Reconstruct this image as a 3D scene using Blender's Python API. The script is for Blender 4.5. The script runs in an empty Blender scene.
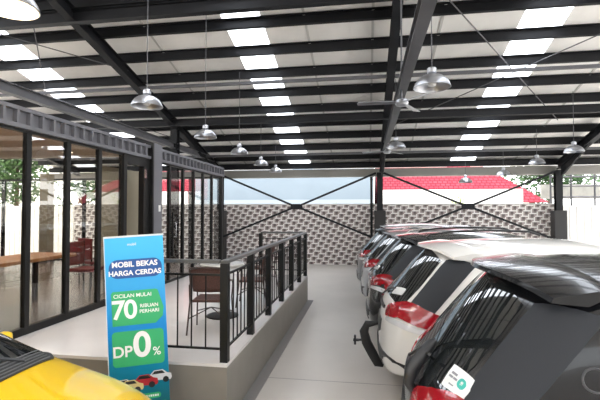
import bpy, bmesh, math, random
from mathutils import Vector, Matrix
from mathutils.bvhtree import BVHTree
random.seed(7)
sc = bpy.context.scene
COL = sc.collection
R = math.radians

# ------------------------------------------------------------------ camera
cam_d = bpy.data.cameras.new('camera'); cam = bpy.data.objects.new('camera', cam_d); COL.objects.link(cam)
cam.location = (0, 0, 2.03)
cam.rotation_euler = (R(91.5), 0, R(8.93))
cam_d.sensor_width = 36; cam_d.lens = 25.2
cam_d.clip_start = .05; cam_d.clip_end = 300
sc.camera = cam
# ------------------------------------------------------------------ world
w = bpy.data.worlds.new('world'); sc.world = w; w.use_nodes = True
nt = w.node_tree; nt.nodes.clear()
o_ = nt.nodes.new('ShaderNodeOutputWorld'); bg = nt.nodes.new('ShaderNodeBackground')
tc = nt.nodes.new('ShaderNodeTexCoord'); sx = nt.nodes.new('ShaderNodeSeparateXYZ'); rp = nt.nodes.new('ShaderNodeValToRGB')
nt.links.new(tc.outputs['Generated'], sx.inputs[0]); nt.links.new(sx.outputs['Z'], rp.inputs[0])
rp.color_ramp.elements[0].position = 0; rp.color_ramp.elements[0].color = (1.0, 1.0, 1.0, 1)
rp.color_ramp.elements[1].position = .8; rp.color_ramp.elements[1].color = (.80, .91, 1.0, 1)
nt.links.new(rp.outputs[0], bg.inputs[0]); bg.inputs[1].default_value = 2.6
nt.links.new(bg.outputs[0], o_.inputs[0])
sun_d = bpy.data.lights.new('sun', 'SUN'); sun = bpy.data.objects.new('sun', sun_d); COL.objects.link(sun)
sun_d.energy = 9.0; sun_d.angle = R(12); sun_d.color = (1, .96, .9); sun.rotation_euler = (R(-14), R(6), 0)
vs = sc.view_settings; sc.display_settings.display_device = 'sRGB'
vs.view_transform = 'Standard'; vs.look = 'None'; vs.gamma = 1; vs.use_curve_mapping = False
vs.exposure = 0.78
sc.cycles.use_denoising = True
sc.cycles.max_bounces = 10; sc.cycles.diffuse_bounces = 6; sc.cycles.transparent_max_bounces = 16
sc.cycles.sample_clamp_indirect = 6

# ------------------------------------------------------------------ materials
MATS = {}
def mat(name, col, rough=.5, metal=0, noise=0, nscale=8, bump=0, bscale=30, coat=0, spec=.5, trans=0, emit=None, estr=0, col2=None):
    if name in MATS: return MATS[name]
    m = bpy.data.materials.new(name); m.use_nodes = True; n = m.node_tree; b = n.nodes['Principled BSDF']
    b.inputs['Roughness'].default_value = rough; b.inputs['Metallic'].default_value = metal
    b.inputs['Coat Weight'].default_value = coat; b.inputs['Coat Roughness'].default_value = .03
    b.inputs['Specular IOR Level'].default_value = spec
    b.inputs['Base Color'].default_value = (*col, 1)
    t = n.nodes.new('ShaderNodeTexCoord')
    tx = n.nodes.new('ShaderNodeTexNoise'); tx.inputs['Scale'].default_value = nscale; tx.inputs['Detail'].default_value = 5
    n.links.new(t.outputs['Object'], tx.inputs['Vector'])
    c2 = col2 if col2 else tuple(max(0, c*(1-noise)) for c in col)
    if noise or col2:
        r = n.nodes.new('ShaderNodeValToRGB'); r.color_ramp.elements[0].position = .35; r.color_ramp.elements[1].position = .65
        r.color_ramp.elements[0].color = (*c2, 1); r.color_ramp.elements[1].color = (*col, 1)
        n.links.new(tx.outputs['Fac'], r.inputs[0]); n.links.new(r.outputs[0], b.inputs['Base Color'])
    if bump:
        t2 = n.nodes.new('ShaderNodeTexNoise'); t2.inputs['Scale'].default_value = bscale
        n.links.new(t.outputs['Object'], t2.inputs['Vector'])
        bp = n.nodes.new('ShaderNodeBump'); bp.inputs['Strength'].default_value = bump; bp.inputs['Distance'].default_value = .02
        n.links.new(t2.outputs['Fac'], bp.inputs['Height']); n.links.new(bp.outputs[0], b.inputs['Normal'])
    if emit:
        b.inputs['Emission Color'].default_value = (*emit, 1); b.inputs['Emission Strength'].default_value = estr
    MATS[name] = m; return m

def pane_mat(name, tint, f0, f1, pw_):
    if name in MATS: return MATS[name]
    m = bpy.data.materials.new(name); m.use_nodes = True; n = m.node_tree; n.nodes.clear()
    o = n.nodes.new('ShaderNodeOutputMaterial'); mx = n.nodes.new('ShaderNodeMixShader')
    tr = n.nodes.new('ShaderNodeBsdfTransparent'); gl = n.nodes.new('ShaderNodeBsdfGlossy'); lw = n.nodes.new('ShaderNodeLayerWeight')
    lw.inputs['Blend'].default_value = .5
    p = n.nodes.new('ShaderNodeMath'); p.operation = 'POWER'; p.inputs[1].default_value = pw_
    q = n.nodes.new('ShaderNodeMath'); q.operation = 'MULTIPLY_ADD'; q.inputs[1].default_value = f1; q.inputs[2].default_value = f0
    tr.inputs[0].default_value = (*tint, 1); gl.inputs['Roughness'].default_value = 0
    n.links.new(lw.outputs['Facing'], p.inputs[0]); n.links.new(p.outputs[0], q.inputs[0]); n.links.new(q.outputs[0], mx.inputs[0])
    n.links.new(tr.outputs[0], mx.inputs[1]); n.links.new(gl.outputs[0], mx.inputs[2])
    n.links.new(mx.outputs[0], o.inputs[0]); MATS[name] = m; return m

steel = mat('dark_steel', (.011, .0115, .014), .55, spec=.25, noise=.25, nscale=3)
steel2 = mat('grey_steel', (.095, .095, .105), .5, noise=.2, nscale=3)
frame_black = mat('frame_black', (.008, .008, .008), .45, spec=.3)
header_grey = mat('header_grey', (.13, .13, .145), .45)
header_dark = mat('header_dark', (.07, .07, .08), .5)
sheet = mat('roof_foil', (.90, .885, .86), .55, noise=.10, nscale=1.2, bump=.5, bscale=3)
gutter_m = mat('gutter_grey', (.26, .25, .23), .5, noise=.15, nscale=1)
tile_w = mat('platform_tile', (.70, .67, .655), .12, noise=.05, nscale=2)
plat_side = mat('platform_paint', (.235, .215, .19), .6, noise=.08, nscale=4)
white = mat('white_paint', (.8, .79, .77), .5)
chrome = mat('chrome', (.75, .75, .76), .18, metal=1)
alu = mat('brushed_aluminium', (.42, .43, .46), .30, metal=.85)
black_rub = mat('black_rubber', (.012, .012, .013), .65)
black_plastic = mat('black_plastic', (.02, .02, .022), .4)

def skylight_mat():
    m = bpy.data.materials.new('skylight_sheet'); m.use_nodes = True; n = m.node_tree; n.nodes.clear()
    o = n.nodes.new('ShaderNodeOutputMaterial'); mx = n.nodes.new('ShaderNodeMixShader')
    tr = n.nodes.new('ShaderNodeBsdfTransparent'); tl = n.nodes.new('ShaderNodeBsdfTranslucent')
    tr.inputs[0].default_value = (.93, .95, 1, 1); tl.inputs[0].default_value = (.9, .93, 1, 1); mx.inputs[0].default_value = .85
    n.links.new(tr.outputs[0], mx.inputs[1]); n.links.new(tl.outputs[0], mx.inputs[2]); n.links.new(mx.outputs[0], o.inputs[0]); return m
sky_m = skylight_mat()

def floor_mat():
    m = mat('concrete_floor', (.57, .53, .49), .33, noise=.10, nscale=.9, bump=.05, bscale=60)
    return m

def pattern_mat():
    # interlocking hooked tiles: white joints wandering over brown-grey stone
    m = bpy.data.materials.new('patterned_tile'); m.use_nodes = True; n = m.node_tree; b = n.nodes['Principled BSDF']; b.inputs['Roughness'].default_value = .6
    t = n.nodes.new('ShaderNodeTexCoord'); s = n.nodes.new('ShaderNodeSeparateXYZ'); n.links.new(t.outputs['Object'], s.inputs[0])
    def M(op, a, b_=None, c=None):
        q = n.nodes.new('ShaderNodeMath'); q.operation = op
        for i, v in enumerate((a, b_, c)):
            if v is None: continue
            if isinstance(v, (int, float)): q.inputs[i].default_value = v
            else: n.links.new(v, q.inputs[i])
        return q.outputs[0]
    S = 1/.096
    u = M('MULTIPLY', s.outputs['X'], S); v = M('MULTIPLY', s.outputs['Z'], S)
    i = M('FLOOR', u); j = M('FLOOR', v)
    k = M('FLOORED_MODULO', M('ADD', i, M('MULTIPLY', j, 2)), 5)
    fu = M('FRACT', u); fv = M('FRACT', v)
    lu = M('LESS_THAN', fu, .44); lv = M('LESS_THAN', fv, .44)
    w0 = M('MULTIPLY', M('LESS_THAN', k, .5), M('MAXIMUM', lu, lv))
    w1 = M('MULTIPLY', M('COMPARE', k, 1, .2), M('MULTIPLY', lv, M('LESS_THAN', fu, .95)))
    w2 = M('MULTIPLY', M('COMPARE', k, 2, .2), M('MULTIPLY', lu, M('LESS_THAN', fv, .95)))
    w3 = M('MULTIPLY', M('COMPARE', k, 4, .2), M('MULTIPLY', M('GREATER_THAN', fu, .5), lv))
    wv = M('MINIMUM', M('ADD', M('ADD', w0, w1), M('ADD', w2, w3)), 1)
    dk = M('MINIMUM', M('ADD', M('COMPARE', k, 3, .2), M('MULTIPLY', M('COMPARE', k, 1, .2), .5)), 1)
    c1 = n.nodes.new('ShaderNodeMix'); c1.data_type = 'RGBA'; c1.inputs[6].default_value = (.36, .30, .285, 1); c1.inputs[7].default_value = (.12, .095, .09, 1)
    n.links.new(dk, c1.inputs[0])
    c2 = n.nodes.new('ShaderNodeMix'); c2.data_type = 'RGBA'; c2.inputs[7].default_value = (.82, .79, .76, 1)
    n.links.new(wv, c2.inputs[0]); n.links.new(c1.outputs[2], c2.inputs[6]); n.links.new(c2.outputs[2], b.inputs['Base Color'])
    return m

def rooftile_mat(name, ca, cb, sx_=4.5, sz_=3.3):
    m = bpy.data.materials.new(name); m.use_nodes = True; n = m.node_tree; b = n.nodes['Principled BSDF']; b.inputs['Roughness'].default_value = 1; b.inputs['Specular IOR Level'].default_value = 0
    t = n.nodes.new('ShaderNodeTexCoord'); mp = n.nodes.new('ShaderNodeMapping'); n.links.new(t.outputs['Object'], mp.inputs[0]); mp.inputs['Scale'].default_value = (1, 1, 1)
    br = n.nodes.new('ShaderNodeTexBrick'); n.links.new(mp.outputs[0], br.inputs[0])
    br.inputs['Color1'].default_value = (*ca, 1); br.inputs['Color2'].default_value = (*cb, 1); br.inputs['Mortar'].default_value = (cb[0]*.6, cb[1]*.6, cb[2]*.6, 1)
    br.inputs['Scale'].default_value = 1; br.inputs['Brick Width'].default_value = .24; br.inputs['Row Height'].default_value = .17; br.inputs['Mortar Size'].default_value = .03
    n.links.new(br.outputs[0], b.inputs['Base Color']); return m

# ------------------------------------------------------------------ mesh helpers
class MB:
    def __init__(s): s.v = []; s.f = []
    def add(s, vs_, fs): k = len(s.v); s.v += [tuple(a) for a in vs_]; s.f += [tuple(i+k for i in f) for f in fs]; return s
    def box(s, x0, x1, y0, y1, z0, z1):
        return s.add([(x0,y0,z0),(x1,y0,z0),(x1,y1,z0),(x0,y1,z0),(x0,y0,z1),(x1,y0,z1),(x1,y1,z1),(x0,y1,z1)],
                     [(0,3,2,1),(4,5,6,7),(0,1,5,4),(1,2,6,5),(2,3,7,6),(3,0,4,7)])
    def bar(s, a, b, wd, ht, up=(0,0,1)):
        a = Vector(a); b = Vector(b); d = (b-a).normalized(); up = Vector(up)
        if abs(d.dot(up)) > .99: up = Vector((0,1,0))
        x = d.cross(up).normalized(); y = x.cross(d).normalized(); vv = []
        for p in (a, b):
            for q, r in ((-1,-1),(1,-1),(1,1),(-1,1)): vv.append(p + x*q*wd/2 + y*r*ht/2)
        return s.add(vv, [(0,1,2,3),(7,6,5,4),(0,4,5,1),(1,5,6,2),(2,6,7,3),(3,7,4,0)])
    def ibeam(s, a, b, wd, ht, t=.014, up=(0,0,1)):
        a = Vector(a); b = Vector(b); d = (b-a).normalized(); u = Vector(up); x = d.cross(u).normalized(); y = x.cross(d).normalized()
        s.bar(a, b, t, ht-2*t, up)
        for q in (-1, 1): s.bar(a + y*q*(ht-t)/2, b + y*q*(ht-t)/2, wd, t, up)
        return s
    def channel(s, a, b, wd, ht, t=.012, up=(0,0,1)):
        a = Vector(a); b = Vector(b); d = (b-a).normalized(); u = Vector(up); x = d.cross(u).normalized(); y = x.cross(d).normalized()
        s.bar(a, b, t, ht, up)
        for q in (-1, 1): s.bar(a + y*q*(ht-t)/2 + x*wd/2, b + y*q*(ht-t)/2 + x*wd/2, wd, t, up)
        return s
    def tube(s, pts, r, n=10, closed=False):
        pts = [Vector(p) for p in pts]; N = len(pts); rs = r if isinstance(r, (list, tuple)) else [r]*N; rings = []; px = None
        for i, p in enumerate(pts):
            if closed: d = pts[(i+1) % N] - pts[i-1]
            else: d = pts[min(i+1, N-1)] - pts[max(i-1, 0)]
            d.normalize()
            x = d.orthogonal().normalized() if px is None else (px - d*px.dot(d)).normalized()
            px = x; y = d.cross(x); rings.append([p + (x*math.cos(2*math.pi*k/n) + y*math.sin(2*math.pi*k/n))*rs[i] for k in range(n)])
        vv = [q for rr in rings for q in rr]; ff = []
        for i in range(N if closed else N-1):
            j = (i+1) % N
            for k in range(n): ff.append((i*n+k, i*n+(k+1) % n, j*n+(k+1) % n, j*n+k))
        if not closed: ff.append(tuple(reversed(range(n)))); ff.append(tuple((N-1)*n+k for k in range(n)))
        return s.add(vv, ff)
    def lathe(s, prof, n=28, c=(0,0,0), axis='z'):
        vv = []; ff = []
        for r, h in prof:
            for k in range(n):
                a = 2*math.pi*k/n; p = (r*math.cos(a), r*math.sin(a), h)
                if axis == 'y': p = (p[0], p[2], p[1])
                if axis == 'x': p = (p[2], p[0], p[1])
                vv.append((p[0]+c[0], p[1]+c[1], p[2]+c[2]))
        for i in range(len(prof)-1):
            for k in range(n): ff.append((i*n+k, i*n+(k+1) % n, (i+1)*n+(k+1) % n, (i+1)*n+k))
        ff.append(tuple(range(n))); ff.append(tuple((len(prof)-1)*n+k for k in range(n)))
        return s.add(vv, ff)
    def prism(s, poly, y0, y1, plane='xz'):
        n = len(poly); f = {'xz': lambda a, b, d: (a, d, b), 'xy': lambda a, b, d: (a, b, d), 'yz': lambda a, b, d: (d, a, b)}[plane]
        vv = [f(a, b, y0) for a, b in poly] + [f(a, b, y1) for a, b in poly]
        return s.add(vv, [tuple(range(n)), tuple(reversed(range(n, 2*n)))] + [(i, (i+1) % n, (i+1) % n + n, i+n) for i in range(n)])
    def build(s, name, m, parent=None, smooth=False, bevel=0, loc=None):
        me = bpy.data.meshes.new(name); me.from_pydata([tuple(a) for a in s.v], [], s.f)
        bm = bmesh.new(); bm.from_mesh(me); bmesh.ops.recalc_face_normals(bm, faces=bm.faces); bm.to_mesh(me); bm.free()
        me.materials.append(m)
        if smooth: me.polygons.foreach_set('use_smooth', [True]*len(me.polygons)); 
        me.update()
        if smooth: me.set_sharp_from_angle(angle=R(38))
        o = bpy.data.objects.new(name, me); COL.objects.link(o)
        if parent: o.parent = parent
        if loc: o.location = loc
        if bevel:
            b = o.modifiers.new('bevel', 'BEVEL'); b.width = bevel; b.segments = 2; b.limit_method = 'ANGLE'
        return o
def tag(o, label, cat, group=None):
    o['label'] = label; o['category'] = cat
    if group: o['group'] = group
    return o
def thing(name, label, cat, loc=(0,0,0), rz=0, group=None):
    o = bpy.data.objects.new(name, None); COL.objects.link(o); o.location = loc; o.rotation_euler = (0,0,rz); o.empty_display_size = .1
    return tag(o, label, cat, group)
def struct(o): o['kind'] = 'structure'; return o
def copy_tree(o, parent=None):
    kids = list(o.children); c = o.copy(); COL.objects.link(c)
    if parent: c.parent = parent
    for k in kids: copy_tree(k, c)
    return c
def text_mesh(txt, size, m, parent, name='lettering', align='CENTER', bold=.0, shear=0, loc=(0,0,0), rot=None, spacing=1.0):
    cu = bpy.data.curves.new('t', 'FONT'); cu.body = txt; cu.size = size; cu.align_x = align; cu.align_y = 'CENTER'; cu.offset = bold*size; cu.shear = shear; cu.extrude = .0006; cu.space_character = spacing
    to = bpy.data.objects.new('t', cu); COL.objects.link(to); dg = bpy.context.evaluated_depsgraph_get()
    me = bpy.data.meshes.new_from_object(to.evaluated_get(dg)); bpy.data.objects.remove(to); bpy.data.curves.remove(cu)
    me.materials.clear(); me.materials.append(m); o = bpy.data.objects.new(name, me); COL.objects.link(o); o.parent = parent; o.location = loc
    if rot: o.rotation_euler = rot
    return o

# ================================================================== SETTING
YB = 15.96; ZB = 3.82; SL = .27
def rz_(y): return ZB + (YB - y)*SL            # roof sheet height
RX0, RX1, RY0 = -13., 9.0, -1.0
fl = MB().box(-30, 32, -14, 42, -.1, 0).build('floor', floor_mat()); struct(fl)
# expansion joint in the concrete
struct(MB().box(-1.33, 14, 5.05, 5.062, 0, .0015).build('trim_1', mat('joint_grey', (.33,.31,.30), .7)))
wb = MB().box(-12.1, 6.55, YB, YB+.15, 0, 2.26).build('wall_back', pattern_mat()); struct(wb)
capm = mat('coping', (.6, .58, .56), .6)
struct(MB().box(-12.1, 6.55, YB-.01, YB+.17, 2.26, 2.30).build('trim_2', capm))

# roof : sheet pieces between the skylights, with framing as parts
ce = MB()
SKY = [(-8.75, -7.8), (-2.88, -2.08), (3.02, 3.86)]
edges = [RX0] + [e for s_ in SKY for e in s_] + [RX1]
for i in range(0, len(edges), 2):
    a, b = edges[i], edges[i+1]
    ce.add([(a,RY0,rz_(RY0)),(b,RY0,rz_(RY0)),(b,YB+.5,rz_(YB+.5)),(a,YB+.5,rz_(YB+.5)),
            (a,RY0,rz_(RY0)+.04),(b,RY0,rz_(RY0)+.04),(b,YB+.5,rz_(YB+.5)+.04),(a,YB+.5,rz_(YB+.5)+.04)],
           [(0,3,2,1),(4,5,6,7),(0,1,5,4),(1,2,6,5),(2,3,7,6),(3,0,4,7)])
# other slope behind the camera
ce.add([(RX0,RY0,rz_(RY0)),(RX1,RY0,rz_(RY0)),(RX1,-9,6.2),(RX0,-9,6.2),(RX0,RY0,rz_(RY0)+.04),(RX1,RY0,rz_(RY0)+.04),(RX1,-9,6.24),(RX0,-9,6.24)],
       [(0,3,2,1),(4,5,6,7),(0,1,5,4),(1,2,6,5),(2,3,7,6),(3,0,4,7)])
ceil = struct(ce.build('ceiling', sheet))
for a, b in SKY:
    MB().add([(a,RY0,rz_(RY0)+.02),(b,RY0,rz_(RY0)+.02),(b,YB+.5,rz_(YB+.5)+.02),(a,YB+.5,rz_(YB+.5)+.02)], [(0,1,2,3)]).build('skylight', sky_m, ceil)
# sheet ribs (seams running down the slope)
for x in (-5.9, -4.6, -1.2, .15, 1.5, 5.2, 6.9):
    MB().bar((x, RY0, rz_(RY0)-.012), (x, YB+.4, rz_(YB+.4)-.012), .05, .02).build('sheet_seam', mat('seam', (.55,.54,.52), .5), ceil)
# purlins
y = YB - .12; k = 0
PY = []
while y > .5:
    PY.append(y); y -= .855
for y in PY:
    z = rz_(y) - .11
    MB().channel((RX0, y, z), (RX1, y, z), .085, .215, .014).build('purlin', steel, ceil)
# heavier struts tying the rafters, seen as pale edged beams
for (y, d, h) in ((7.3, .36, .24), (11.5, .42, .20), (YB-.35, .20, .18)):
    z = rz_(y) - d
    MB().ibeam((RX0, y, z), (RX1, y, z), .15, h).build('strut_beam', steel, ceil)
for (y, d) in ((9.68, .42), (14.2, .32)):
    MB().bar((RX0, y, rz_(y)-d), (RX1, y, rz_(y)-d), .07, .07).build('tie_pipe', steel2, ceil)
RAFT = (-11.6, -5.62, .57, 6.52)
for x in RAFT:
    n = Vector((0, SL, 1)).normalized()
    a = Vector((x, RY0, rz_(RY0))) - n*.33; b = Vector((x, YB-.3, rz_(YB-.3))) - n*.33
    MB().ibeam(a, b, .17, .26, .02).build('rafter', steel, ceil)
    if x > -6:
        q = [(13.2, rz_(13.2)-.45), (15.3, rz_(15.3)-.42), (15.3, rz_(15.3)-.78)]
        MB().prism(q, x-.03, x+.03, 'yz').build('haunch', steel, ceil)
for x, zz in ((.60, 4.10), (-5.62, 4.0)):
    MB().ibeam((x, 1.0, zz), (x, 15.4, zz-.05), .14, .17, .016).build('tie_beam', steel2, ceil)
MB().box(RX0, RX1, YB-.22, YB-.04, 3.30, 3.60).build('gutter', gutter_m, ceil)
# thin wind bracing rods under the sheets
for a, b in (((-5.6, 6.0), (-8.9, 10.6)), ((-5.6, 9.2), (-9.5, 6.4)), ((.6, 6.6), (5.2, 12.4)), ((6.5, 7.0), (.6, 12.6)), ((-5.6, 13.5), (-8.6, 10.0))):
    MB().tube([(a[0], a[1], rz_(a[1])-.26), (b[0], b[1], rz_(b[1])-.26)], .012, 6).build('brace_rod', steel2, ceil)

# columns
def column(x, y, label, top=None, ped=True, w_=.17):
    t = thing('steel_column', label, 'column', (x, y, 0), 0)
    top = top if top else rz_(y) - .50
    MB().ibeam((0,0,0), (0,0,top), .21, w_+.03, .02, up=(0,1,0)).build('shaft', steel, t)
    MB().box(-.13,.13,-.13,.13, .9 if False else 0, .015).build('base_plate', steel, t)
    if ped: MB().box(-.2,.2,-.17,.17,0,2.05).build('concrete_plinth', mat('plinth_dark', (.022,.02,.02), .6), t, bevel=.01)
    return t
column(.50, 15.55, 'dark steel column on a black plinth behind the parked cars, in mid photo')
column(6.50, 15.55, 'dark steel column on a black plinth at the right end of the patterned wall')
column(-5.55, 15.55, 'dark steel column by the patterned wall, seen past the far end of the glass room')
column(-5.62, 11.75, 'dark steel column rising behind the glass room header to the diagonal roof beam', top=rz_(11.75)-.5, ped=False)
t = thing('downpipe', 'slim dark drain pipe running down just left of the middle steel column', 'pipe', (.20, 15.85, 0))
MB().tube([(0,0,0),(0,0,3.45)], .045, 12).build('pipe', steel, t, smooth=True)
for z in (.8, 2.3, 3.2): MB().tube([(-.05,0,z),(.09,0,z)], .02, 8).build('clip', steel2, t)

def xbrace(x0, x1, label, xm=None, zc=2.19):
    t = thing('cross_brace', label, 'brace', ((x0+x1)/2, 15.345, 0)); h = (x1-x0)/2
    for sx_ in (-1, 1):
        for z in (3.40, 1.02): MB().bar((sx_*h, 0, z), (sx_*.12, 0, zc + (.04 if z > 2 else -.04)), .06, .07).build('brace_arm', steel, t)
    MB().prism([(-.22,zc-.05),(-.14,zc-.10),(.14,zc-.10),(.22,zc-.05),(.22,zc+.05),(.14,zc+.10),(-.14,zc+.10),(-.22,zc+.05)], -.02, .02).build('gusset_plate', steel, t)
xbrace(-5.45, .36, 'X shaped steel brace in front of the blue-grey roof, left of the middle column')
xbrace(.62, 6.40, 'X shaped steel brace in front of the red tiled roof, right of the middle column')

# ------------------------------------------------------------------ raised platform
PX1, PY0, PY1, PZ = -1.315, 3.88, 9.5, .57
pl = MB().box(-14, PX1, PY0, PY1, 0, PZ-.03).build('platform', plat_side); tag(pl, 'raised grey painted platform beside the aisle carrying the glass room and railing', 'platform')
MB().box(-14, PX1+.002, PY0-.002, PY1, PZ-.03, PZ).build('tiled_top', tile_w, pl)
MB().box(-14, -4.05, PY1, 11.6, 0, PZ-.001).build('rear_extension', plat_side, pl)
# platform's soft shadow on the ground, put in as a dark strip
struct(MB().box(PX1+.001, PX1+.13, PY0-.1, PY1, 0, .012).build('trim_3', mat('soft_shadow_grey', (.22,.21,.21), .6)))

# railing
rail_top_m = mat('railing_grey', (.09, .088, .085), .35)
def railing(pts, label, posts, z=PZ, zt=1.535, toe=.10, wide=.076, dup_first=True):
    t = thing('railing', label, 'railing', (0,0,0))
    (x0,y0), (x1,y1) = pts; L = math.hypot(x1-x0, y1-y0); ux, uy = (x1-x0)/L, (y1-y0)/L
    P = lambda d, zz: (x0+ux*d, y0+uy*d, zz)
    MB().bar(P(-.03 if dup_first else .0, zt), P(L, zt), .07, .035).build('handrail', rail_top_m, t, bevel=.006)
    MB().bar(P(0, zt-.13), P(L, zt-.13), .02, .02).build('upper_rail', frame_black, t)
    MB().bar(P(0, z+.12), P(L, z+.12), .02, .02).build('lower_rail', frame_black, t)
    for d in posts: MB().bar(P(d, z), P(d, zt-.015), wide, wide).build('post', frame_black, t)
    bp = posts if dup_first else [0.] + posts
    for a, b in zip(bp[:-1], bp[1:]):
        n = max(1, round((b-a)/.135))
        for i in range(1, n):
            d = a + (b-a)*i/n; MB().tube([P(d, z+.12), P(d, zt-.13)], .008, 6).build('baluster', frame_black, t)
    return t
railing(((-1.36, 3.95), (-1.36, 9.45)), 'black metal railing running back along the aisle edge of the platform', [0, .93, 1.85, 2.77, 3.69, 4.61, 5.47])
railing(((-1.41, 3.95), (-2.15, 3.95)), 'black metal railing across the near edge of the platform, behind the blue banner', [.73], dup_first=False)
railing(((-1.41, 9.45), (-2.4, 9.45)), 'short black railing closing the far end of the platform', [.99], dup_first=False)

# ------------------------------------------------------------------ glass room
GX = -4.0; ZH0, ZH1 = 2.99, 3.24
pane1 = pane_mat('tinted_pane', (.93, .90, .85), .06, .8, 2.6)
pane2 = pane_mat('clear_pane', (.98, .98, .97), .03, .6, 4)
def window(idx, y0, y1, pm, sill=.09, mw=.075, right=True):
    f = MB()
    f.box(GX-.03, GX+.03, y0-mw/2, y0+mw/2, PZ, ZH0)
    f.box(GX-.03, GX+.03, y0+mw/2, y1-mw/2, PZ, PZ+sill)
    f.box(GX-.03, GX+.03, y0+mw/2, y1-mw/2, ZH0-.03, ZH0)
    o = struct(f.build('window_%d' % idx, frame_black))
    MB().box(GX-.006, GX+.006, y0+mw/2, y1-mw/2, PZ+sill, ZH0-.03).build('pane', pm, o)
    return o
ys = [1.1, 1.78, 2.45, 3.12, 3.80, 4.44, 5.12, 5.80, 6.43]
for i in range(len(ys)-1): window(i+1, ys[i], ys[i+1], pane1)
ys2 = [8.10, 8.75, 9.32, 9.90, 10.50, 11.22]
for i in range(len(ys2)-1): window(10+i, ys2[i], ys2[i+1], pane2, .05, .07)
window(15, 7.62, 8.10, pane2, .05, .02)
struct(MB().box(GX-.05, GX+.05, 11.18, 11.27, PZ, ZH0).build('trim_4', frame_black))
# glass end wall
e = MB()
for x in (-4.9, -5.9, -7.0, -8.2, -9.6, -10.9): e.box(x-.035, x+.035, 11.19, 11.27, PZ, ZH0)
e.box(-12, -4.05, 11.19, 11.27, PZ, PZ+.05); e.box(-12, -4.05, 11.19, 11.27, ZH0-.05, ZH0)
o = struct(e.build('window_16', frame_black)); MB().box(-12, -4.05, 11.225, 11.235, PZ+.05, ZH0-.05).build('pane', pane2, o)
# header lattice beams
def lattice(y0, y1, label):
    t = thing('lattice_header_beam', label, 'beam', (GX, y0, 0)); L = y1-y0
    MB().box(-.07, .07, 0, L, ZH1-.045, ZH1).box(-.0, .0+.012, 0, L, ZH0+.045, ZH1-.045).build('top_chord', header_grey, t)
    MB().box(-.07, .075, 0, L, ZH0, ZH0+.05).build('bottom_chord', header_grey, t)
    n = int(L/.19)
    for i in range(n+1): MB().box(.012, .07, i*L/n-.017, i*L/n+.017, ZH0+.05, ZH1-.045).build('batten', header_grey, t)
    MB().box(-.06, -.05, 0, L, ZH0+.05, ZH1-.045).build('backing_strip', header_dark, t)
lattice(1.0, 7.27, 'grey lattice header beam over the near row of dark tinted panes')
lattice(7.62, 11.30, 'grey lattice header beam over the far row of clear panes')
# entrance : grey post, open door leaf, cream panel
t = thing('entrance_post', 'wide grey box post with a white switch between the two glass runs', 'post', (GX, 7.44, 0))
MB().box(-.06, .10, -.16, .18, PZ, 3.30).build('post_body', header_grey, t, bevel=.008)
MB().box(-.04, .11, -.21, -.16, PZ, 3.30).build('dark_edge', frame_black, t)
MB().box(.10, .112, .03, .10, 2.02, 2.14).build('light_switch', white, t, bevel=.004)
t = struct(MB().box(GX-.05, GX+.05, 6.40, 6.49, PZ, ZH0).box(GX-.05, GX+.05, 6.49, 7.23, ZH0-.16, ZH0).box(GX-.05, GX+.05, 7.02, 7.23, PZ, ZH0-.16).build('door_1', frame_black))
cream = mat('cream_panel', (.42, .37, .27), .6)
MB().box(GX-.62, GX-.58, 6.7, 8.3, PZ, ZH0-.16).build('door_panel', cream, t)
for z in (1.35, 2.62): MB().box(GX+.05, GX+.075, 7.03, 7.08, z, z+.16).build('hinge', chrome, t)
d2 = struct(MB().box(GX+.05, GX+.085, 8.12, 8.16, 1.1, 2.0).build('door_2', frame_black))
MB().tube([(GX+.05, 8.2, 1.5), (GX+.12, 8.2, 1.5), (GX+.12, 8.2, 1.78), (GX+.05, 8.2, 1.78)], .012, 8).build('handle', chrome, d2, smooth=True)
# interior shell
inner = mat('room_wall', (.45, .40, .32), .7); struct(MB().box(-12.1, -12.0, 1.0, 11.3, PZ, 3.1).build('wall_left', inner))
struct(MB().box(-12.0, -4.06, .95, 1.05, PZ, 3.1).build('wall_front', inner))
struct(MB().box(-12.0, -4.07, 1.05, 11.3, PZ, PZ+.012).build('floor_1', mat('brown_tile', (.16, .11, .085), .25, noise=.15, nscale=1.5)))
struct(MB().box(-12.0, -4.07, 1.0, 7.6, 3.10, 3.14).build('ceiling_1', mat('room_ceiling', (.62, .55, .46), .7)))
for x, y, dl in ((-5.3, 3.0, 'nearest the camera'), (-5.3, 5.0, 'above the wood table'), (-5.3, 6.8, 'by the doorway'), (-7.3, 4.0, 'deep in the room, nearer one'), (-7.3, 6.0, 'deep in the room, farther one')):  # fill lamps added to brighten the room behind the glass
    t = thing('fill_lamp', 'round fill lamp added to brighten the glass room, ' + dl, 'lamp', (x, y, 3.085), 0, 'added fill lamps in the glass room ceiling')
    MB().lathe([(.09,.012),(.10,0),(.085,-.002),(.08,.004)], 20).build('trim_ring', white, t)
    MB().lathe([(.01,.002),(.078,.002),(.078,.006)], 20).build('diffuser', mat('fill_lamp_glow', (1,.95,.85), .5, emit=(1,.88,.72), estr=3), t)
    lp = bpy.data.lights.new('fill_lamp', 'SPOT'); lp.energy = 60; lp.color = (1,.86,.68); lp.shadow_soft_size = .08; lp.spot_size = R(150); lp.spot_blend = .6
    lo = bpy.data.objects.new('fill_lamp_light', lp); COL.objects.link(lo); lo.parent = t; lo.location = (0,0,-.02)
t = thing('room_pillar', 'tan square pillar deep inside the glass room', 'pillar', (-9.15, 10.9, PZ+.012))
MB().box(-.13, .13, -.13, .13, 0, 2.52).build('pillar_body', mat('tan_paint', (.30,.25,.17), .6), t, bevel=.01)
MB().box(-.15, .15, -.15, .15, 0, .10).build('skirting', frame_black, t)
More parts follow.
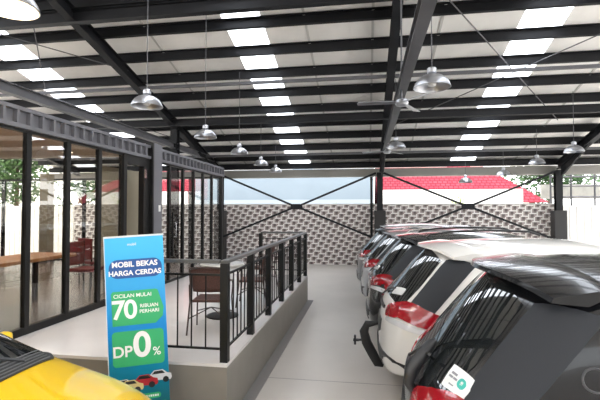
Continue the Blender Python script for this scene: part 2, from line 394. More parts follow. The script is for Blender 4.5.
# wooden counter table, chairs, stools behind the glass
wood = mat('warm_wood', (.42, .20, .08), .35, noise=.25, nscale=6); maroon = mat('maroon_vinyl', (.16, .02, .025), .4)
def table(x, y, lx, ly, h, label, m=wood):
    t = thing('counter_table', label, 'table', (x, y, PZ+.012))
    MB().box(-lx/2, lx/2, -ly/2, ly/2, h-.05, h).build('tabletop', m, t, bevel=.008)
    for sx_ in (-1, 1):
        for sy in (-1, 1): MB().box(sx_*(lx/2-.1)-.03, sx_*(lx/2-.1)+.03, sy*(ly/2-.1)-.03, sy*(ly/2-.1)+.03, 0, h-.05).build('leg', frame_black, t)
    return t
table(-4.95, 4.9, .75, 2.4, .78, 'long warm wood table inside the glass room near the glass')
def inner_chair():
    t = thing('cafe_chair', '', 'chair', (0,0,PZ+.012))
    MB().box(-.22,.22,-.22,.22,.42,.48).build('seat', maroon, t, bevel=.02)
    MB().box(-.21,.21,.19,.23,.52,.92).build('backrest', maroon, t, bevel=.018)
    for sx_ in (-1,1):
        for sy in (-1,1):
            MB().tube([(sx_*.19, sy*.2, 0), (sx_*.19, sy*.2, .92 if sy > 0 else .43)], .013, 8).build('leg', frame_black, t)
    return t
ic = inner_chair()
for i, (x, y, r, lab) in enumerate(((-4.75, 6.6, 90, 'maroon chair inside the glass room beside the doorway'),
                               (-5.85, 4.6, 90, 'maroon chair at the far side of the wood table, nearer end'),
                               (-5.85, 5.5, 90, 'maroon chair at the far side of the wood table, farther end'),
                               (-5.3, 7.6, 160, 'maroon chair standing deep inside the room past the doorway'))):
    c = ic if i == 0 else copy_tree(ic); c.location = (x, y, PZ+.012); c.rotation_euler.z = R(r); c['label'] = lab; c['group'] = 'maroon chairs in the glass room'

# ------------------------------------------------------------------ rattan chairs on the platform
rattan = mat('brown_rattan', (.115, .045, .032), .55, noise=.4, nscale=60, bump=.6, bscale=120)
def rattan_chair():
    t = thing('rattan_armchair', '', 'chair', (0,0,PZ))
    n = 14; vv = []; ff = []
    for i in range(n+1):
        a = -1 + 2*i/n
        for j in range(7):
            b = j/6; vv.append((a*(.215+.02*b), -.20 - .07*b + .05*a*a, .53 + .31*b - .03*a**4*b))
    for i in range(n):
        for j in range(6): ff.append((i*7+j, i*7+j+1, (i+1)*7+j+1, (i+1)*7+j))
    o = MB().add(vv, ff).build('woven_back', rattan, t, smooth=True); s = o.modifiers.new('s', 'SOLIDIFY'); s.thickness = .018
    MB().box(-.22,.22,-.21,.22,.40,.435).build('woven_seat', rattan, t, bevel=.014)
    tub = mat('brown_tube', (.05, .03, .025), .35)
    for s_ in (-1,1):
        MB().tube([(s_*.27, -.27, 0), (s_*.245, -.2, .40), (s_*.25, -.21, .62), (s_*.27,-.05,.66),(s_*.27,.18,.63),(s_*.265,.23,.56),(s_*.25,.22,.40),(s_*.27,.27,0)], .012, 8).build('arm_leg_frame', tub, t, smooth=True)
        MB().tube([(s_*.22,-.2,.40),(s_*.235,-.27,.84)], .012, 8).build('back_post', tub, t, smooth=True)
        MB().tube([(s_*.26,-.24,.2),(s_*.0,0,.30),(s_*.26,.25,.2)], .008, 6).build('cross_stretcher', tub, t, smooth=True)
    MB().tube([(-.235,-.27,.84),(0,-.30,.86),(.235,-.27,.84)], .013, 8).build('top_rail', tub, t, smooth=True)
    return t
rc = rattan_chair()
for i, (x, y, r, lab) in enumerate(((-1.88, 4.95, 8, 'brown rattan armchair on the platform just behind the near railing'),
                               (-1.75, 6.4, 100, 'brown rattan armchair seen side on, second along the platform'),
                               (-1.95, 7.75, 80, 'brown rattan armchair farthest back on the platform'))):
    c = rc if i == 0 else copy_tree(rc); c.location = (x, y, PZ+.003); c.scale = (.87,.87,.93); c.rotation_euler.z = R(r); c['label'] = lab; c['group'] = 'rattan armchairs on the platform'
t = thing('round_cafe_table', 'small round pale topped table between the rattan armchairs', 'table', (-1.98, 5.65, PZ))
MB().lathe([(.30,.70),(.31,.715),(.31,.725),(.30,.735)], 32).build('tabletop', mat('pale_top', (.55,.53,.5), .25), t, smooth=True)
MB().lathe([(.03,.02),(.025,.70)], 14).build('stem', frame_black, t, smooth=True)
MB().lathe([(.22,0),(.22,.015),(.04,.03)], 24).build('foot', frame_black, t, smooth=True)

# ------------------------------------------------------------------ pendant lamps
def pendant(lit=False):
    t = thing('pendant_lamp', '', 'lamp')
    prof = [(.045,.22),(.05,.19),(.06,.175),(.09,.168),(.14,.148),(.19,.108),(.225,.055),(.242,.012),(.245,0)]
    pr = prof + [(r-.006 if r > .03 else r, z-.004) for r, z in reversed(prof[2:])]
    o = MB().lathe(pr, 36).build('lamp_shade', alu, t, smooth=True)
    MB().lathe([(.02,.20),(.062,.20),(.062,.255),(.05,.27),(.02,.28)], 20).build('lamp_cap', alu, t, smooth=True)
    if lit:
        MB().lathe([(.01,.10),(.05,.09),(.075,.05),(.06,.015),(.01,0)], 20).build('bulb', mat('bulb_lit', (1,.9,.75), .4, emit=(1,.74,.45), estr=3), t, smooth=True)
        o.data.materials.clear(); o.data.materials.append(alu)
        q = [(r-.012, z-.006) for r, z in prof[3:]]
        vv = MB(); n = 36; pts = []; ff = []
        for r, h in q:
            for k in range(n): a = 2*math.pi*k/n; pts.append((r*math.cos(a), r*math.sin(a), h))
        for i in range(len(q)-1):
            for k in range(n): ff.append((i*n+k, i*n+(k+1) % n, (i+1)*n+(k+1) % n, (i+1)*n+k))
        vv.add(pts, ff).build('white_reflector', mat('reflector_white', (.9,.86,.76), .4), t, smooth=True)
    else:
        MB().lathe([(.01,.12),(.05,.11),(.065,.07),(.05,.025),(.01,.015)], 16).build('bulb', mat('bulb_off', (.8,.8,.8), .2), t, smooth=True)
    return t
def hang(t, x, y, z, k=1):
    t.location = (x, y, z); t.scale = (k, k, k)
    h = (rz_(y) - .13 - z)/k
    MB().tube([(0,0,.27),(0,0,h)], .007, 6).build('cord', steel2, t)
L1 = pendant(True); hang(L1, -3.14, 3.25, 3.84); L1['label'] = 'lit aluminium dome pendant lamp at the top left corner, warm bulb glowing'
lp = bpy.data.lights.new('warm', 'POINT'); lp.energy = 5; lp.color = (1,.82,.6); lp.shadow_soft_size = .06
lo = bpy.data.objects.new('bulb_light', lp); COL.objects.link(lo); lo.parent = L1; lo.location = (0,0,-.03)
proto = pendant()
spots = [(-2.98,5.36,3.47,'unlit aluminium dome pendant lamp, second from the near end of the left row'),
 (-3.0,7.55,3.42,'aluminium dome pendant lamp hanging above the far glass run, third of the left row'),
 (-3.0,9.7,3.40,'aluminium dome pendant lamp, fourth back in the left row'),
 (-3.0,11.8,3.36,'aluminium dome pendant lamp, fifth back in the left row'),
 (-3.0,13.8,3.34,'aluminium dome pendant lamp, farthest back in the left row'),
 (.82,5.40,3.57,'large aluminium dome pendant lamp right of centre above the white car'),
 (.72,10.3,3.55,'aluminium dome pendant lamp close to the top of the middle column'),
 (5.05,11.2,3.48,'aluminium dome pendant lamp near the right edge, widest of the right row'),
 (4.95,13.2,3.42,'aluminium dome pendant lamp left of the right edge one, before the gutter'),
 (4.45,14.6,3.20,'aluminium dome pendant lamp hanging just over the right brace'),
 (3.35,14.985,3.0,'low aluminium dome pendant lamp directly above the right brace crossing')]
for x, y, z, lab in spots:
    c = copy_tree(proto); c['label'] = lab; c['group'] = 'dome pendant lamps'; hang(c, x, y, z, .87 if x < 0 else .93)
for k in list(proto.children): bpy.data.objects.remove(k)
bpy.data.objects.remove(proto)
L1['group'] = 'dome pendant lamps'

# ceiling fans
def fan(x, y, z, rot, label):
    t = thing('ceiling_fan', label, 'fan', (x, y, z), R(rot))
    MB().lathe([(.02,-.05),(.09,-.04),(.11,0),(.09,.05),(.03,.07)], 20).build('motor_hub', alu, t, smooth=True)
    h = rz_(y) - .25 - z
    MB().tube([(0,0,.06),(0,0,h)], .015, 8).build('down_rod', steel2, t)
    for k in range(3):
        a = 2*math.pi*k/3; b = MB().add([(.1,-.05,0),(.70,-.065,-.012),(.72,.0,0),(.70,.065,.012),(.1,.05,.02),(.1,-.05,.006),(.70,-.065,-.006),(.72,0,.006),(.70,.065,.018),(.1,.05,.026)],
           [(0,1,2,3,4),(9,8,7,6,5),(0,5,6,1),(1,6,7,2),(2,7,8,3),(3,8,9,4),(4,9,5,0)]).build('blade', alu, t); b.rotation_euler.z = a
fan(.58, 6.95, 3.78, 184, 'ceiling fan with pale metal blades beside the large pendant lamp')
fan(.60, 12.2, 3.72, 170, 'ceiling fan with pale blades near the top of the middle column')

# ------------------------------------------------------------------ banner
bt = thing('standing_banner', 'tall blue upright advertising banner with green offer boxes, in front of the platform', 'banner', (-1.93, 3.56, 0), 0)
ang = R(20); bw, bh = .51, 1.80
pan = MB().box(-bw/2, bw/2, -.002, .002, .05, bh)
def banner_mat():
    m = bpy.data.materials.new('banner_print'); m.use_nodes = True; n = m.node_tree; b = n.nodes['Principled BSDF']; b.inputs['Roughness'].default_value = .35
    t = n.nodes.new('ShaderNodeTexCoord'); s = n.nodes.new('ShaderNodeSeparateXYZ'); n.links.new(t.outputs['Object'], s.inputs[0])
    mp = n.nodes.new('ShaderNodeMapRange'); mp.inputs[1].default_value = .3; mp.inputs[2].default_value = 1.8
    r = n.nodes.new('ShaderNodeValToRGB'); n.links.new(s.outputs['Z'], mp.inputs[0]); n.links.new(mp.outputs[0], r.inputs[0])
    cr = r.color_ramp; cr.elements[0].position = 0; cr.elements[0].color = (.0, .13, .17, 1); cr.elements[1].position = 1; cr.elements[1].color = (.06, .50, .90, 1)
    q = cr.elements.new(.42); q.color = (.0, .23, .64, 1)
    q = cr.elements.new(.22); q.color = (.0, .22, .38, 1)
    n.links.new(r.outputs[0], b.inputs['Base Color']); return m
root = bpy.data.objects.new('banner_panel', None)
pan = pan.build('banner_panel', banner_mat(), bt)
pan.rotation_euler = (R(-2.0), R(-3.2), ang); pan.location = (-.065, 0, 0)
MB().box(-bw/2-.006, bw/2+.006, -.008, .004, bh-.004, bh+.012).build('top_bar', mat('white_bar', (.7,.72,.75), .4), pan)
MB().bar((-bw/2-.003, -.002, .05), (-bw/2-.003, -.002, bh), .006, .006).build('left_trim', mat('white_bar', (.7,.72,.75), .4), pan)
bl = MB(); bl.tube([(0,.01,bh-.5),(0,.10,.02)], .008, 8); bl.build('support_pole', frame_black, pan)
MB().box(-.26,.26,-.06,.10,0.0,.05).build('base_bar', frame_black, pan)
def rrect(x0, x1, z0, z1, r, name, m, dy=-.004, parent=None, cut=None):
    pts = []
    for cx, cz, a0 in ((x1-r,z0+r,-90),(x1-r,z1-r,0),(x0+r,z1-r,90),(x0+r,z0+r,180)):
        for i in range(7): a = R(a0+15*i); pts.append((cx+r*math.cos(a), cz+r*math.sin(a)))
    return MB().prism(pts, dy, dy+.001).build(name, m, parent or pan)
pw = mat('print_white', (.88,.88,.9), .4); pg = mat('print_green', (.04,.42,.17), .4); pd = mat('print_navy', (.015,.09,.33), .4); pt = mat('print_teal', (.0,.30,.28), .4)
RX = (R(90), 0, 0)
V = lambda d: bh - d
rrect(-.225, .235, V(.375), V(.205), .075, 'navy_pill', pd)
text_mesh('MOBIL BEKAS', .066, pw, pan, loc=(.0,-.0065,V(.252)), rot=RX, bold=.03, name='headline')
text_mesh('HARGA CERDAS', .062, pw, pan, loc=(.0,-.0065,V(.330)), rot=RX, bold=.03, name='headline')
text_mesh('mobil', .035, pw, pan, loc=(-.02,-.0045,V(.07)), rot=RX, name='small_print')
MB().prism([(-.21,V(.80)),(.16,V(.80)),(.225,V(.74)),(.235,V(.66)),(.19,V(.50)),(.17,V(.49)),(-.20,V(.49)),(-.215,V(.51))], -.004, -.003).build('green_box', pg, pan)
text_mesh('CICILAN MULAI', .047, pw, pan, loc=(-.03,-.0055,V(.535)), rot=RX, bold=.012, name='offer_text')
text_mesh('70', .235, pw, pan, loc=(-.105,-.0055,V(.665)), rot=RX, bold=.02, name='offer_number', spacing=.9)
text_mesh('RIBUAN', .045, pw, pan, loc=(.11,-.0055,V(.635)), rot=RX, bold=.012, name='offer_text')
text_mesh('PERHARI', .045, pw, pan, loc=(.11,-.0055,V(.685)), rot=RX, bold=.012, name='offer_text')
rrect(-.22, .225, V(1.165), V(.85), .035, 'green_box', pg)
text_mesh('DP', .135, pw, pan, loc=(-.135,-.0065,V(1.035)), rot=RX, bold=.02, name='offer_text')
text_mesh('0', .31, pw, pan, loc=(.035,-.0065,V(.99)), rot=RX, bold=.025, name='offer_number')
text_mesh('%', .105, pw, pan, loc=(.16,-.0065,V(1.055)), rot=RX, bold=.008, name='offer_text')
def minicar(x, z, s, m, dy):
    P = [(-.5,-.12),(-.52,.02),(-.42,.08),(-.26,.1),(-.12,.24),(.2,.25),(.36,.12),(.5,.08),(.52,-.06),(.48,-.14)]
    o = MB().prism([(x+a*s, z+b*s) for a, b in P], dy, dy+.0008).build('printed_car', m, pan)
    MB().prism([(x+a*s, z+b*s) for a, b in [(-.2,.1),(-.1,.21),(.18,.22),(.28,.11)]], dy-.001, dy).build('printed_window', black_plastic, o)
    for q in (-.3, .3): MB().lathe([(.001,0),(.11*s,0),(.11*s,.001)], 14, (x+q*s, dy-.0015, z-.12*s), 'y').build('printed_wheel', black_plastic, o)
minicar(.155, V(1.285), .24, mat('p_silver', (.6,.62,.66), .4), -.004)
minicar(.03, V(1.315), .25, mat('p_red', (.4,.02,.03), .4), -.007)
minicar(-.15, V(1.33), .22, mat('p_white', (.75,.75,.77), .4), -.0065)
minicar(-.09, V(1.345), .24, mat('p_yellow', (.72,.6,.28), .4), -.010)
rrect(-.08, .18, V(1.47), V(1.42), .024, 'teal_pill', pg)
rrect(.0, .23, V(1.55), V(1.50), .024, 'teal_pill', pg)
for x0, x1, d in ((-.05,.15,1.445),(.03,.2,1.525),(-.2,.1,1.62)):
    x = x0
    while x < x1: wd = random.uniform(.01,.022); MB().box(x, x+wd, -.006, -.005, V(d)-.009, V(d)+.009).build('fine_print', pw, pan); x += wd+.006

# ------------------------------------------------------------------ cars
glass_blk = mat('car_glass', (.012,.014,.015), .02, spec=.9)
lamp_red = mat('lamp_red', (.30,.003,.010), .08, coat=1)
lamp_clear = mat('lamp_clear', (.6,.6,.62), .08, coat=1)
def rows_suv(W=.88, H=0.0, L=4.4):
    k = L/4.4
    r = [
    [(.02,0,.30),(.05,.60,.30),(.14,.74,.42),(.22,.80,.68),(.28,.78,.92),(.20,.62,.99),(.12,.33,1.02),(.09,0,1.02)],
    [(.15,0,.26),(.2,.66,.26),(.32,.83,.40),(.40,.87,.70),(.46,.85,1.00),(.38,.74,1.07),(.23,.42,1.07),(.17,0,1.07)],
    [(.5,0,.25),(.5,.78,.25),(.55,.87,.40),(.60,.885,.72),(.70,.84,1.06),(.82,.73,1.50),(.68,.44,1.585),(.61,0,1.60)],
    [(.9,0,.25),(.9,.79,.25),(.9,.88,.42),(.9,.89,.74),(.93,.85,1.07),(1.0,.74,1.55),(.88,.44,1.645),(.82,0,1.665)],
    [(1.9,0,.24),(1.9,.79,.24),(1.9,.88,.42),(1.9,.89,.72),(1.9,.86,1.03),(1.9,.72,1.59),(1.9,.42,1.69),(1.9,0,1.705)],
    [(2.7,0,.24),(2.7,.79,.24),(2.7,.88,.42),(2.7,.89,.72),(2.75,.86,1.01),(2.62,.65,1.56),(2.58,.40,1.655),(2.55,0,1.67)],
    [(3.3,0,.25),(3.3,.79,.25),(3.3,.88,.42),(3.3,.88,.72),(3.3,.84,.99),(3.32,.70,1.05),(3.40,.40,1.08),(3.45,0,1.09)],
    [(3.9,0,.26),(3.9,.76,.26),(3.9,.86,.42),(3.9,.86,.70),(3.88,.80,.90),(3.9,.66,.97),(3.92,.38,1.01),(3.95,0,1.02)],
    [(4.22,0,.27),(4.2,.70,.27),(4.18,.80,.42),(4.16,.80,.66),(4.16,.74,.82),(4.22,.58,.88),(4.28,.33,.92),(4.3,0,.93)],
    [(4.38,0,.32),(4.36,.50,.32),(4.34,.62,.42),(4.32,.66,.58),(4.30,.62,.74),(4.34,.48,.80),(4.38,.28,.83),(4.40,0,.84)]]
    return [[(x*k, y*W/.88, z + (H*(z-1.0)/.7 if z > 1.0 else 0)) for x, y, z in row] for row in r]
def rows_hatch():
    # compact hatchback: long sloping windscreen, short falling bonnet; x grows towards the nose, length 3.6
    return [
    [(.0,0,.30),(.03,.55,.30),(.1,.70,.42),(.16,.75,.68),(.2,.74,.90),(.14,.58,.97),(.08,.3,.99),(.06,0,1.0)],
    [(.15,0,.25),(.2,.62,.25),(.28,.79,.40),(.32,.81,.68),(.36,.79,.95),(.28,.62,1.02),(.18,.34,1.04),(.14,0,1.04)],
    [(.45,0,.24),(.45,.74,.24),(.5,.82,.40),(.52,.83,.70),(.60,.80,.99),(.62,.62,1.40),(.52,.36,1.45),(.48,0,1.46)],
    [(.9,0,.24),(.9,.74,.24),(.9,.82,.40),(.9,.83,.70),(.9,.80,.98),(.9,.62,1.44),(.9,.36,1.50),(.9,0,1.51)],
    [(1.5,0,.24),(1.5,.74,.24),(1.5,.82,.40),(1.5,.83,.70),(1.5,.80,.96),(1.5,.61,1.44),(1.5,.36,1.50),(1.5,0,1.51)],
    [(2.0,0,.24),(2.0,.74,.24),(2.0,.82,.40),(2.0,.83,.70),(2.0,.80,.95),(1.86,.60,1.38),(1.82,.36,1.44),(1.80,0,1.45)],
    [(2.62,0,.24),(2.62,.74,.24),(2.62,.82,.40),(2.62,.83,.70),(2.55,.795,.93),(2.58,.70,1.00),(2.68,.38,1.02),(2.74,0,1.025)],
    [(3.05,0,.26),(3.05,.72,.26),(3.05,.81,.42),(3.05,.81,.68),(3.04,.77,.85),(3.06,.64,.925),(3.1,.36,.955),(3.12,0,.96)],
    [(3.4,0,.28),(3.38,.64,.28),(3.36,.75,.42),(3.34,.76,.62),(3.34,.70,.74),(3.38,.55,.81),(3.43,.32,.84),(3.45,0,.85)],
    [(3.56,0,.32),(3.54,.46,.32),(3.52,.58,.42),(3.5,.62,.54),(3.48,.58,.67),(3.52,.45,.72),(3.56,.26,.75),(3.58,0,.76)]]
def car_body(rows, m, parent, name='body_shell'):
    vv = []; ff = []; idx = []
    for row in rows:
        ring = []
        for (x,y,z) in row: ring.append(len(vv)); vv.append((x,-y,z))
        for (x,y,z) in reversed(row[1:-1]): ring.append(len(vv)); vv.append((x,y,z))
        idx.append(ring)
    n = len(idx[0])
    for a, b in zip(idx[:-1], idx[1:]):
        for k in range(n): ff.append((a[k], a[(k+1) % n], b[(k+1) % n], b[k]))
    for ring in (idx[0], idx[-1]):
        for s_ in (1, -1):
            g = lambda j: ring[(s_*j) % n]
            ff += [(g(0), g(1), g(6), g(7)), (g(1), g(2), g(5), g(6)), (g(2), g(3), g(4), g(5))]
    o = MB().add(vv, ff).build(name, m, None)
    md = o.modifiers.new('s', 'SUBSURF'); md.levels = 3; md.render_levels = 3
    dg = bpy.context.evaluated_depsgraph_get(); me = bpy.data.meshes.new_from_object(o.evaluated_get(dg)); o.modifiers.clear(); o.data = me; me.name = name
    me.polygons.foreach_set('use_smooth', [True]*len(me.polygons)); me.update()
    bvh = BVHTree.FromPolygons([v.co.copy() for v in me.vertices], [tuple(p.vertices) for p in me.polygons])
    o.parent = parent; return o, bvh
def patch(bvh, c, m, name, parent, n=(16,16), off=.006, rnd=.0, th=.004, smooth=True):
    c = [Vector(p) for p in c]; nu, nv = n; vv = []; bb = []; ff = []
    for i in range(nu+1):
        for j in range(nv+1):
            s_ = -1+2*i/nu; t_ = -1+2*j/nv
            if rnd: s2 = s_*math.sqrt(max(0, 1-rnd*t_*t_/2)); t2 = t_*math.sqrt(max(0, 1-rnd*s_*s_/2)); s_, t_ = s2, t2
            a = (s_+1)/2; b = (t_+1)/2
            p = c[0]*(1-a)*(1-b) + c[1]*a*(1-b) + c[2]*a*b + c[3]*(1-a)*b
            loc, nor, _, _ = bvh.find_nearest(p)
            if nor.dot(loc - Vector((2, 0, .8))) < 0: nor = -nor
            vv.append(loc + nor*off); bb.append(loc - nor*.004)
    N = len(vv); W_ = nv+1
    for i in range(nu):
        for j in range(nv):
            q = (i*W_+j, (i+1)*W_+j, (i+1)*W_+j+1, i*W_+j+1); ff.append(q); ff.append(tuple(k+N for k in reversed(q)))
    ed = [i*W_ for i in range(nu+1)] + [nu*W_+j for j in range(1, nv+1)] + [i*W_+nv for i in range(nu-1, -1, -1)] + [j for j in range(nv-1, 0, -1)]
    for a, b in zip(ed, ed[1:]+ed[:1]): ff.append((b, a, a+N, b+N))
    return MB().add(vv+bb, ff).build(name, m, parent, smooth=smooth)
def Mir(c): return [(x, -y, z) for x, y, z in c]
def wheel(x, y, r, parent):
    s_ = 1 if y > 0 else -1
    o = MB().lathe([(r*.62,-.10),(r*.95,-.10),(r,-.07),(r,.07),(r*.95,.10),(r*.62,.10)], 32, (x, y, r), 'y').build('wheel', black_rub, parent, smooth=True)
    w2 = MB(); w2.lathe([(.03,.0),(r*.62,.0),(r*.64,.02),(r*.60,.02)], 32, (x, y+s_*.06, r), 'y')
    for k in range(5):
        a = 2*math.pi*k/5; w2.bar((x, y+s_*.085, r), (x+math.cos(a)*r*.6, y+s_*.08, r+math.sin(a)*r*.6), .05, .03, (0,1,0))
    w2.build('rim', chrome, o, smooth=True)
def suv(name, label, paint, X0, yc, W=.88, H=0, L=4.4, pillar='dark', sticker=None, red=True, near=True, rails=False, wiper=True, yaw=0, roofm=None, group=None, hi=True, emblem=True):
    t = thing(name, label, 'car', (X0, yc, 0), R(yaw), group)
    body, bv = car_body(rows_suv(W, H, L), paint, t); k = L/4.4; f = W/.88
    def S(pts): return [(x*k, y*f, z + (H*(z-1)/.7 if z > 1 else 0)) for x, y, z in pts]
    n = (22, 14) if hi else (8, 6)
    P = lambda pts, m, nm, **kw: patch(bv, S(pts), m, nm, t, n=kw.pop('n', n), **kw)
    pm = mat('pillar_grey', (.022,.024,.029), .55, spec=.3)
    P([(.20,-.715,1.045),(.20,.715,1.045),(.68,.625,1.54),(.68,-.625,1.54)], glass_blk, 'rear_window', rnd=.22, n=(30,20) if hi else n, off=.005)
    for q in (1, -1):
        G = (lambda c: c) if q == 1 else Mir
        if pillar == 'dark': P(G([(.31,-.73,1.03),(.58,-.88,1.0),(1.04,-.77,1.50),(.72,-.635,1.54)]), pm, 'rear_pillar_trim', off=.008)
        P(G([(1.02,-.86,1.12),(1.55,-.86,1.07),(1.55,-.71,1.50),(1.25,-.74,1.48)]), glass_blk, 'quarter_window', rnd=.1)
        P(G([(1.62,-.86,1.07),(2.3,-.86,1.05),(2.3,-.70,1.52),(1.62,-.70,1.51)]), glass_blk, 'side_window', rnd=.05)
        P(G([(2.38,-.86,1.05),(3.1,-.86,1.04),(2.72,-.72,1.45),(2.38,-.70,1.51)]), glass_blk, 'side_window', rnd=.05)
        lm = P(G([(.11,-.42,.87),(.78,-.88,.81),(.84,-.875,.955),(.13,-.42,1.02)]), lamp_red, 'tail_lamp', rnd=.35, off=.02)
        P(G([(.12,-.45,.83),(.50,-.86,.78),(.58,-.87,.82),(.14,-.45,.87)]), lamp_clear, 'lamp_lower_lens', rnd=.2, off=.012)
        P(G([(.0,0,.30),(.45,-.87,.30),(.5,-.88,.50),(.0,0,.50)]), black_plastic, 'bumper_skirt', off=.014)
        P(G([(.55,-.87,.30),(1.0,-.88,.27),(1.0,-.89,.66),(.62,-.88,.60)]), black_plastic, 'arch_trim', rnd=.3, off=.012)
        P(G([(3.0,-.88,.27),(3.9,-.88,.27),(3.8,-.88,.66),(3.1,-.88,.66)]), black_plastic, 'arch_trim', rnd=.5, off=.012)
        P(G([(4.1,-.72,.80),(4.3,-.35,.82),(4.25,-.40,.90),(4.0,-.76,.90)]), lamp_clear, 'head_lamp', rnd=.2)
        if rails:
            pts = [Vector((x*k, -q*.60*f, z+H)) for x, z in ((.95,1.60),(1.02,1.655),(1.3,1.70),(1.9,1.725),(2.4,1.71),(2.55,1.66))]
            MB().tube(pts, .016, 8).build('roof_rail', chrome if rails == 'chrome' else black_plastic, t, smooth=True)
        wheel(.78*k, -q*(W-.12), .34, t); wheel(3.45*k, -q*(W-.12), .34, t)
        MB().tube([(2.85*k, -q*W*.98, 1.05), (2.9*k, -q*(W+.03), 1.10)], .02, 8).build('mirror_arm', black_plastic, t)
        b = MB().box(2.85*k, 2.97*k, min(-q*(W), -q*(W+.08)), max(-q*(W), -q*(W+.08)), 1.05, 1.19).build('wing_mirror', paint, t, bevel=.03)
    P([(2.64,-.60,1.60),(2.64,.60,1.60),(3.38,.70,1.08),(3.38,-.70,1.08)], glass_blk, 'windscreen', rnd=.08)
    # spoiler
    vv = []; ff = []; N = 16
    for i in range(N+1):
        a = -1+2*i/N; y_ = a*.715*f
        xr = .53 + .27*a*a; z0 = 1.615 - .085*a**4 + H
        for (x, z) in ((xr, z0-.03), (xr+.01, z0-.005), (.80+.20*a*a, z0+.036), (.96+.12*a*a, z0+.028), (.74+.22*a*a, z0-.04)): vv.append((x*k, y_, z))
    for i in range(N):
        for j in range(5): ff.append((i*5+j, i*5+(j+1) % 5, (i+1)*5+(j+1) % 5, (i+1)*5+j))
    ff.append((0,1,2,3,4)); ff.append(tuple(N*5+j for j in range(5)))
    MB().add(vv, ff).build('rear_spoiler', roofm or paint, t, smooth=True)
    # tailgate furniture
    P([(.09,-.30,.93),(.09,.30,.93),(.09,.30,.97),(.09,-.30,.97)], chrome if not hi else black_plastic, 'tailgate_garnish', off=.02)
    P([(.02,-.26,.66),(.02,.26,.66),(.02,.26,.80),(.02,-.26,.80)], mat('plate_dark', (.04,.04,.04), .4), 'number_plate', off=.012)
    if wiper:
        MB().tube(S([(.12,.02,1.03),(.19,-.15,1.12),(.24,-.42,1.17)]), .010, 8).build('rear_wiper', black_plastic, t, smooth=True)
    if sticker:
        st = patch(bv, S(sticker), mat('sticker_white', (.8,.81,.8), .4), 'price_sticker', t, n=(10,10), off=.012, rnd=.25)
        c = [Vector(p) for p in S(sticker)]
        def sub(u0,u1,v0,v1,m,nm,rnd=0):
            B = lambda a,b: c[0]*(1-a)*(1-b)+c[1]*a*(1-b)+c[2]*a*b+c[3]*(1-a)*b
            return patch(bv, [B(u0,v0),B(u1,v0),B(u1,v1),B(u0,v1)], m, nm, st, n=(8,8), off=.0145, rnd=rnd)
        if hi and emblem:
            sub(.56,.86,.28,.72, mat('stk_green', (.05,.45,.38), .4), 'green_emblem', .95)
            sub(.66,.76,.42,.60, mat('sticker_white', (.8,.81,.8), .4), 'emblem_mark', .4)
            for a0,a1,b0,b1 in ((.16,.42,.62,.72),(.12,.30,.46,.55),(.34,.50,.46,.55),(.30,.5,.2,.25)): sub(a0,a1,b0,b1, mat('stk_grey', (.25,.25,.28), .5), 'sticker_line')
    return t, bv
def paint(n, c, rough=.28, metal=.0, coat=1, spec=.5): return mat('paint_'+n, c, rough, metal, coat=coat, spec=spec)
dark = paint('dark_grey', (.007,.0075,.009), .2, 0, .35, .3)
whitep = paint('white', (.72,.70,.67), .3)
blackp = paint('black', (.012,.013,.015), .25)
silver = paint('silver', (.45,.46,.48), .3, .6)
greyp = paint('grey', (.10,.11,.12), .3, .5)

tA, bvA = suv('suv', 'dark grey SUV in the right foreground with a white sticker on its rear window', dark, .17, 3.02, H=.08, yaw=-6,
    sticker=[(.31,-.57,1.06),(.43,-.70,1.03),(.48,-.68,1.13),(.37,-.54,1.17)])
# fuel cap ring
def ring_on(bv, c, r, m, parent, name):
    pts = []
    for i in range(28):
        a = 2*math.pi*i/28; loc, nor, _, _ = bv.find_nearest(Vector((c[0]+r*math.cos(a), c[1], c[2]+r*math.sin(a)))); pts.append(loc)
    return MB().tube(pts, .006, 6, closed=True).build(name, m, parent, smooth=True)
rA = ring_on(bvA, (.95,-.86,1.27), .055, mat('ring_dim', (.06,.06,.065), .3), tA, 'fuel_cap')
MB().prism([(1.50,1.66),(1.54,1.74),(1.60,1.78),(1.72,1.79),(1.80,1.66)], -.035, .035).build('shark_fin_antenna', black_plastic, tA, bevel=.012)
# high mounted rear under-view mirror on the tailgate edge
tB, bvB = suv('suv', 'white SUV with large red tail lamps, second in the row from the camera', whitep, .08, 5.22, H=.03, emblem=False,
    sticker=[(.22,-.28,1.07),(.34,-.50,1.07),(.38,-.48,1.15),(.27,-.26,1.15)])
ring_on(bvB, (1.1,-.88,1.0), .08, mat('ring_grey', (.25,.25,.27), .3), tB, 'fuel_cap')
# black under-view mirror pod on A's tailgate corner
m1 = MB().tube([(.16,-.38,.93),(.12,-.38,1.0),(.14,-.37,1.08),(.20,-.35,1.16),(.25,-.33,1.22),(.28,-.31,1.24)], [.02,.036,.042,.04,.034,.016], 12).build('view_mirror', black_plastic, tA, smooth=True)
# bumper guard of B
g = MB().tube([(.06,-.02,.68),(-.07,-.02,.66),(-.11,-.02,.57),(-.08,-.02,.44),(-.01,-.02,.31),(.05,-.02,.20),(.12,-.02,.18)], [.02,.045,.055,.06,.06,.055,.03], 12).build('tow_guard', black_rub, tB, smooth=True)
MB().tube([(-.10,-.02,.47),(-.21,-.02,.46)], .014, 8).box(-.23,-.205,-.04,0,.41,.52).box(-.24,-.175,-.04,0,.45,.475).build('hitch_handle', black_plastic, g)
suv('suv', 'black SUV, third in the row behind the white one', blackp, -.06, 7.15, W=.86, H=.02, hi=False, emblem=False, rails='black', sticker=[(.2,-.1,1.07),(.26,-.35,1.07),(.3,-.33,1.14),(.24,-.1,1.14)])
suv('suv', 'silver SUV, fourth in the row, red lamp just past the black one', silver, -.17, 9.15, W=.85, H=-.02, hi=False, rails='chrome', sticker=[(.2,-.1,1.07),(.26,-.3,1.07),(.3,-.28,1.13),(.24,-.1,1.13)])
